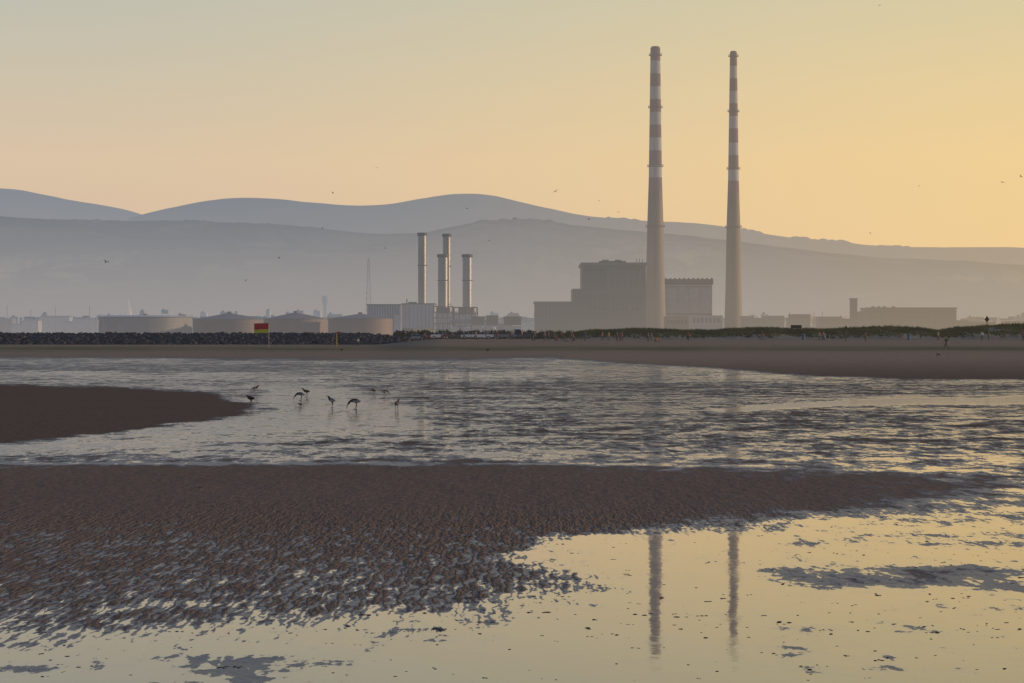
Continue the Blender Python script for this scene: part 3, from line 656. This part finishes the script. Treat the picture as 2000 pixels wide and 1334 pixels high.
# ---------------------------------------------------------------- waders
bd=mat('wader_dark',(.03,.026,.025),0,var=.2,vs=8); bl_=mat('wader_brown',(.07,.052,.04),0,vs=10); bw_=mat('wader_white',(.38,.36,.34),0); bo=mat('wader_bill',(.22,.09,.04),0); lg=mat('wader_leg',(.07,.05,.04),0)
def wader(pose,mats,sc_=1):
    v=[(0,.0,.20),(0,-.06,.215),(0,.07,.195),(0,.14,.185)]; r=[.062,.05,.045,.014]; g=[0,0,0,1]; e=[(0,1),(0,2),(2,3)]
    if pose=='up': hd=[(0,-.10,.26),(0,-.115,.30),(0,-.15,.302),(0,-.22,.285)]
    elif pose=='feed': hd=[(0,-.12,.19),(0,-.16,.14),(0,-.185,.11),(0,-.22,.02)]
    else: hd=[(0,-.09,.245),(0,-.10,.265),(0,-.135,.26),(0,-.19,.22)]
    o=len(v); v+=hd; r+=[.026,.027,.009,.005]; g+=[0,0,2,2]; e+=[(1,o),(o,o+1),(o+1,o+2),(o+2,o+3)]
    for s in (-1,1):
        o=len(v); yo=.03*s
        v+=[(s*.025,.02,.155),(s*.027,.03+yo*.5,.09),(s*.027,.01+yo,.008),(s*.03,-.03+yo,.004)]; r+=[.016,.007,.007,.007]; g+=[1,3,3,3]; e+=[(0,o),(o,o+1),(o+1,o+2),(o+2,o+3)]
    return skin_mesh('wader_bird',v,e,r,g,mats)
WM={('up',0):wader('up',[bd,bw_,bo,lg]),('feed',0):wader('feed',[bd,bw_,bo,lg]),('rest',1):wader('rest',[bl_,bd,bo,lg]),('up',1):wader('up',[bl_,bd,bd,lg]),('feed',1):wader('feed',[bl_,bw_,bd,lg])}
for (x,y,k,rot,s) in ((498,769,('up',0),-1.3,1.05),(489,792,('rest',1),1.0,1.15),(587,783,('feed',0),1.4,1.15),(598,775,('up',1),1.8,1.0),(648,796,('up',0),.9,1.1),(694,800,('feed',1),1.3,1.25),(730,771,('rest',1),2,.8),(752,774,('feed',0),-1.2,.9),(775,801,('up',1),-.4,1.0),(586,796,('rest',1),1.5,.5)):
    X,D,z=ground_at(x,y); o=bpy.data.objects.new('wader_bird',WM[k]); sc.collection.objects.link(o); o.location=(X,D,z); o.rotation_euler=(0,0,rot+math.pi); s*=.9; o.scale=(s,s,s)
for (x,y) in ((953,688),(668,687),(1831,698),(1132,686),(1776,664)):
    X,D,z=ground_at(x,y); o=bpy.data.objects.new('seagull',WM['rest',1] if x<1000 else WM['feed',1]); sc.collection.objects.link(o); o.location=(X,D,z); o.rotation_euler=(0,0,random.uniform(1,2)); o.scale=(1.4,)*3
def flyer(flap):
    b=B(); m=bd
    b.lathe(0,0,[(-.22,.008),(-.15,.03),(0,.055),(.12,.045),(.18,.035),(.22,.015),(.28,.004)],8,m)
    b.v=[(x,z,y) for x,y,z in b.v]
    for s in (-1,1):
        b.add([(s*.03,.09,.01),(s*.03,-.08,.01),(s*.28,.13,flap),(s*.28,-.02,flap),(s*.62,-.06,flap*.6),(s*.60,-.09,flap*.6)],[(0,1,3,2),(2,3,5,4)],m)
    b.add([(-.03,-.15,0),(.03,-.15,0),(.06,-.32,0),(-.06,-.32,0)],[(0,1,2,3)],m)
    o=b.obj('flying_bird',smooth=False); me=o.data; bpy.data.objects.remove(o); return me
FM=[flyer(.22),flyer(-.1),flyer(.05)]
for i,(x,y,s) in enumerate(((207,512,1.2),(545,503,.9),(912,407,.9),(1085,374,.9),(1795,363,1),(1958,356,1),(1994,345,1.1),(630,445,.8),(640,441,.7),(752,485,.8),(1700,455,.7),(1150,428,.8),(735,328,.7),(650,376,.7),(1170,392,.6),(1005,427,.7),(1208,414,.7),(1718,10,.7),(480,548,.7),(955,470,.6))):
    D=320+((i*97)%200); o=bpy.data.objects.new('flying_bird',FM[i%3]); sc.collection.objects.link(o)
    o.location=(PX(x,D),D,PZ(y,D)); o.rotation_euler=(random.uniform(-.3,.5),random.uniform(-.6,.6),random.uniform(0,6.28)); o.scale=(s*.75,)*3
# ---------------------------------------------------------------- beach furniture
D=470; X=PX(525,D); z=zt(X,D); b=B(); pm=mat('flag_pole',(.35,.33,.3),500,f=.04); fr_=mat('flag_red',(.42,.012,.03),500,f=.03); fy=mat('flag_yellow',(.45,.45,.03),500,f=.03)
b.beam((X,D,z),(X,D,PZ(629,D)),.05,pm,8)
za,zb,zc=PZ(631,D),PZ(643,D),PZ(650,D); n=10; Wf=2.35
for (u0,u1,m) in ((za,zb,fr_),(zb,zc,fy)):
    vs=[]; 
    for i in range(n+1):
        xx=X-.06-Wf*i/n; yy=D+.18*math.sin(i*.9)*i/n; dr=-.05*i/n
        vs+=[(xx,yy,u0+dr),(xx,yy,u1+dr)]
    b.add(vs,[(2*i,2*i+1,2*i+3,2*i+2) for i in range(n)],m)
b.obj('lifeguard_flag')
b=B(); D=520; X=PX(657.5,D); b.beam((X,D,zt(X,D)),(X,D,PZ(651,D)),.09,mat('post_yellow',(.4,.3,.08),500,f=.04),8); b.beam((X,D,PZ(651,D)),(X,D,PZ(648,D)),.14,fr_,8); b.obj('marker_post')
b=B(); D=500; X=PX(1652,D); dk=mat('post_dark',(.03,.03,.03),500,f=.04); b.beam((X,D,zt(X,D)),(X,D,PZ(637,D)),.09,dk,8); b.box(X-.16,X+.16,D-.15,D-.1,PZ(643,D),PZ(637,D),dk); b.obj('beach_post')
b=B(); D=585; X=PX(1927.5,D); z=PZ(624,D); b.beam((X,D,3),(X,D,z+.8),.07,dk,8); b.add([(X,D-.1,z-.62),(X+.5,D-.1,z),(X,D-.1,z+.75),(X-.5,D-.1,z)],[(0,1,2,3)],dk); b.add([(X,D-.06,z-.62),(X+.5,D-.06,z),(X,D-.06,z+.75),(X-.5,D-.06,z)],[(3,2,1,0)],dk); b.obj('warning_sign')
bb=mat('bin_blue',(.03,.10,.22),500,f=.05)
for x in (1569,1775,1609):
    b=B(); D=540; X=PX(x,D); z=zt(X,D); b.lathe(X,D,[(z,.30),(z+.95,.36),(z+1.0,.40),(z+1.05,.40),(z+1.2,.22)],12,bb); b.box(X-.14,X+.14,D-.4,D-.36,z+.78,z+.9,dk); b.obj('litter_bin')
b=B(); D=578; X=PX(1555,D); z=PZ(643,D); 
for s in (-.9,.9): b.box(X+s-.06,X+s+.06,D,D+.1,z-.8,z+.85,dk)
b.box(X-1.1,X+1.1,D-.06,D-.01,z+.15,z+.85,dk); b.obj('notice_board')
# ---------------------------------------------------------------- seaweed and worm casts
def lumps(name,n,yr,m,smin,smax,xr=(-200,2200)):
    base,fc=ico(); V_=[];Fc=[]
    def one(X,D,s,fl=.35):
        p=base*(1+rng.uniform(-.5,.5,(len(base),1)))*np.array([1.4,1.2,fl])*s+np.array([X,D,0]); o=len(V_); V_.extend(p.tolist()); Fc.extend([[k+o for k in f] for f in fc])
    for i in range(n):
        y=yr[0]+(yr[1]-yr[0])*random.random()**.8; D=CH*F/(y-HY); X=PX(random.uniform(*xr),D); s=random.uniform(smin,smax)*random.random()**.8+.003
        for k in range(random.choice([1,1,2,3])): one(X+random.uniform(-3,3)*s,D+random.uniform(-4,4)*s,s*random.uniform(.5,1))
    if name=='seaweed':
        for k in range(16): one(PX(857,16.2)+random.uniform(-.035,.035),16.2+random.uniform(-.08,.08),random.uniform(.005,.011),.6)
        for k in range(14): one(PX(448,14.3)+random.uniform(-.06,.06),14.3+random.uniform(-.04,.04),random.uniform(.003,.008),.5)
    me=bpy.data.meshes.new(name); me.from_pydata(V_,[],Fc); me.materials.append(m); me.update(); o=bpy.data.objects.new(name,me); sc.collection.objects.link(o)
lumps('seaweed',420,(930,1334),mat('seaweed_dark',(.035,.04,.015),0,vs=9,rough=.5),.004,.011)
lumps('worm_casts',450,(915,1250),mat('worm_cast_sand',(.07,.05,.04),0,vs=9),.006,.016)
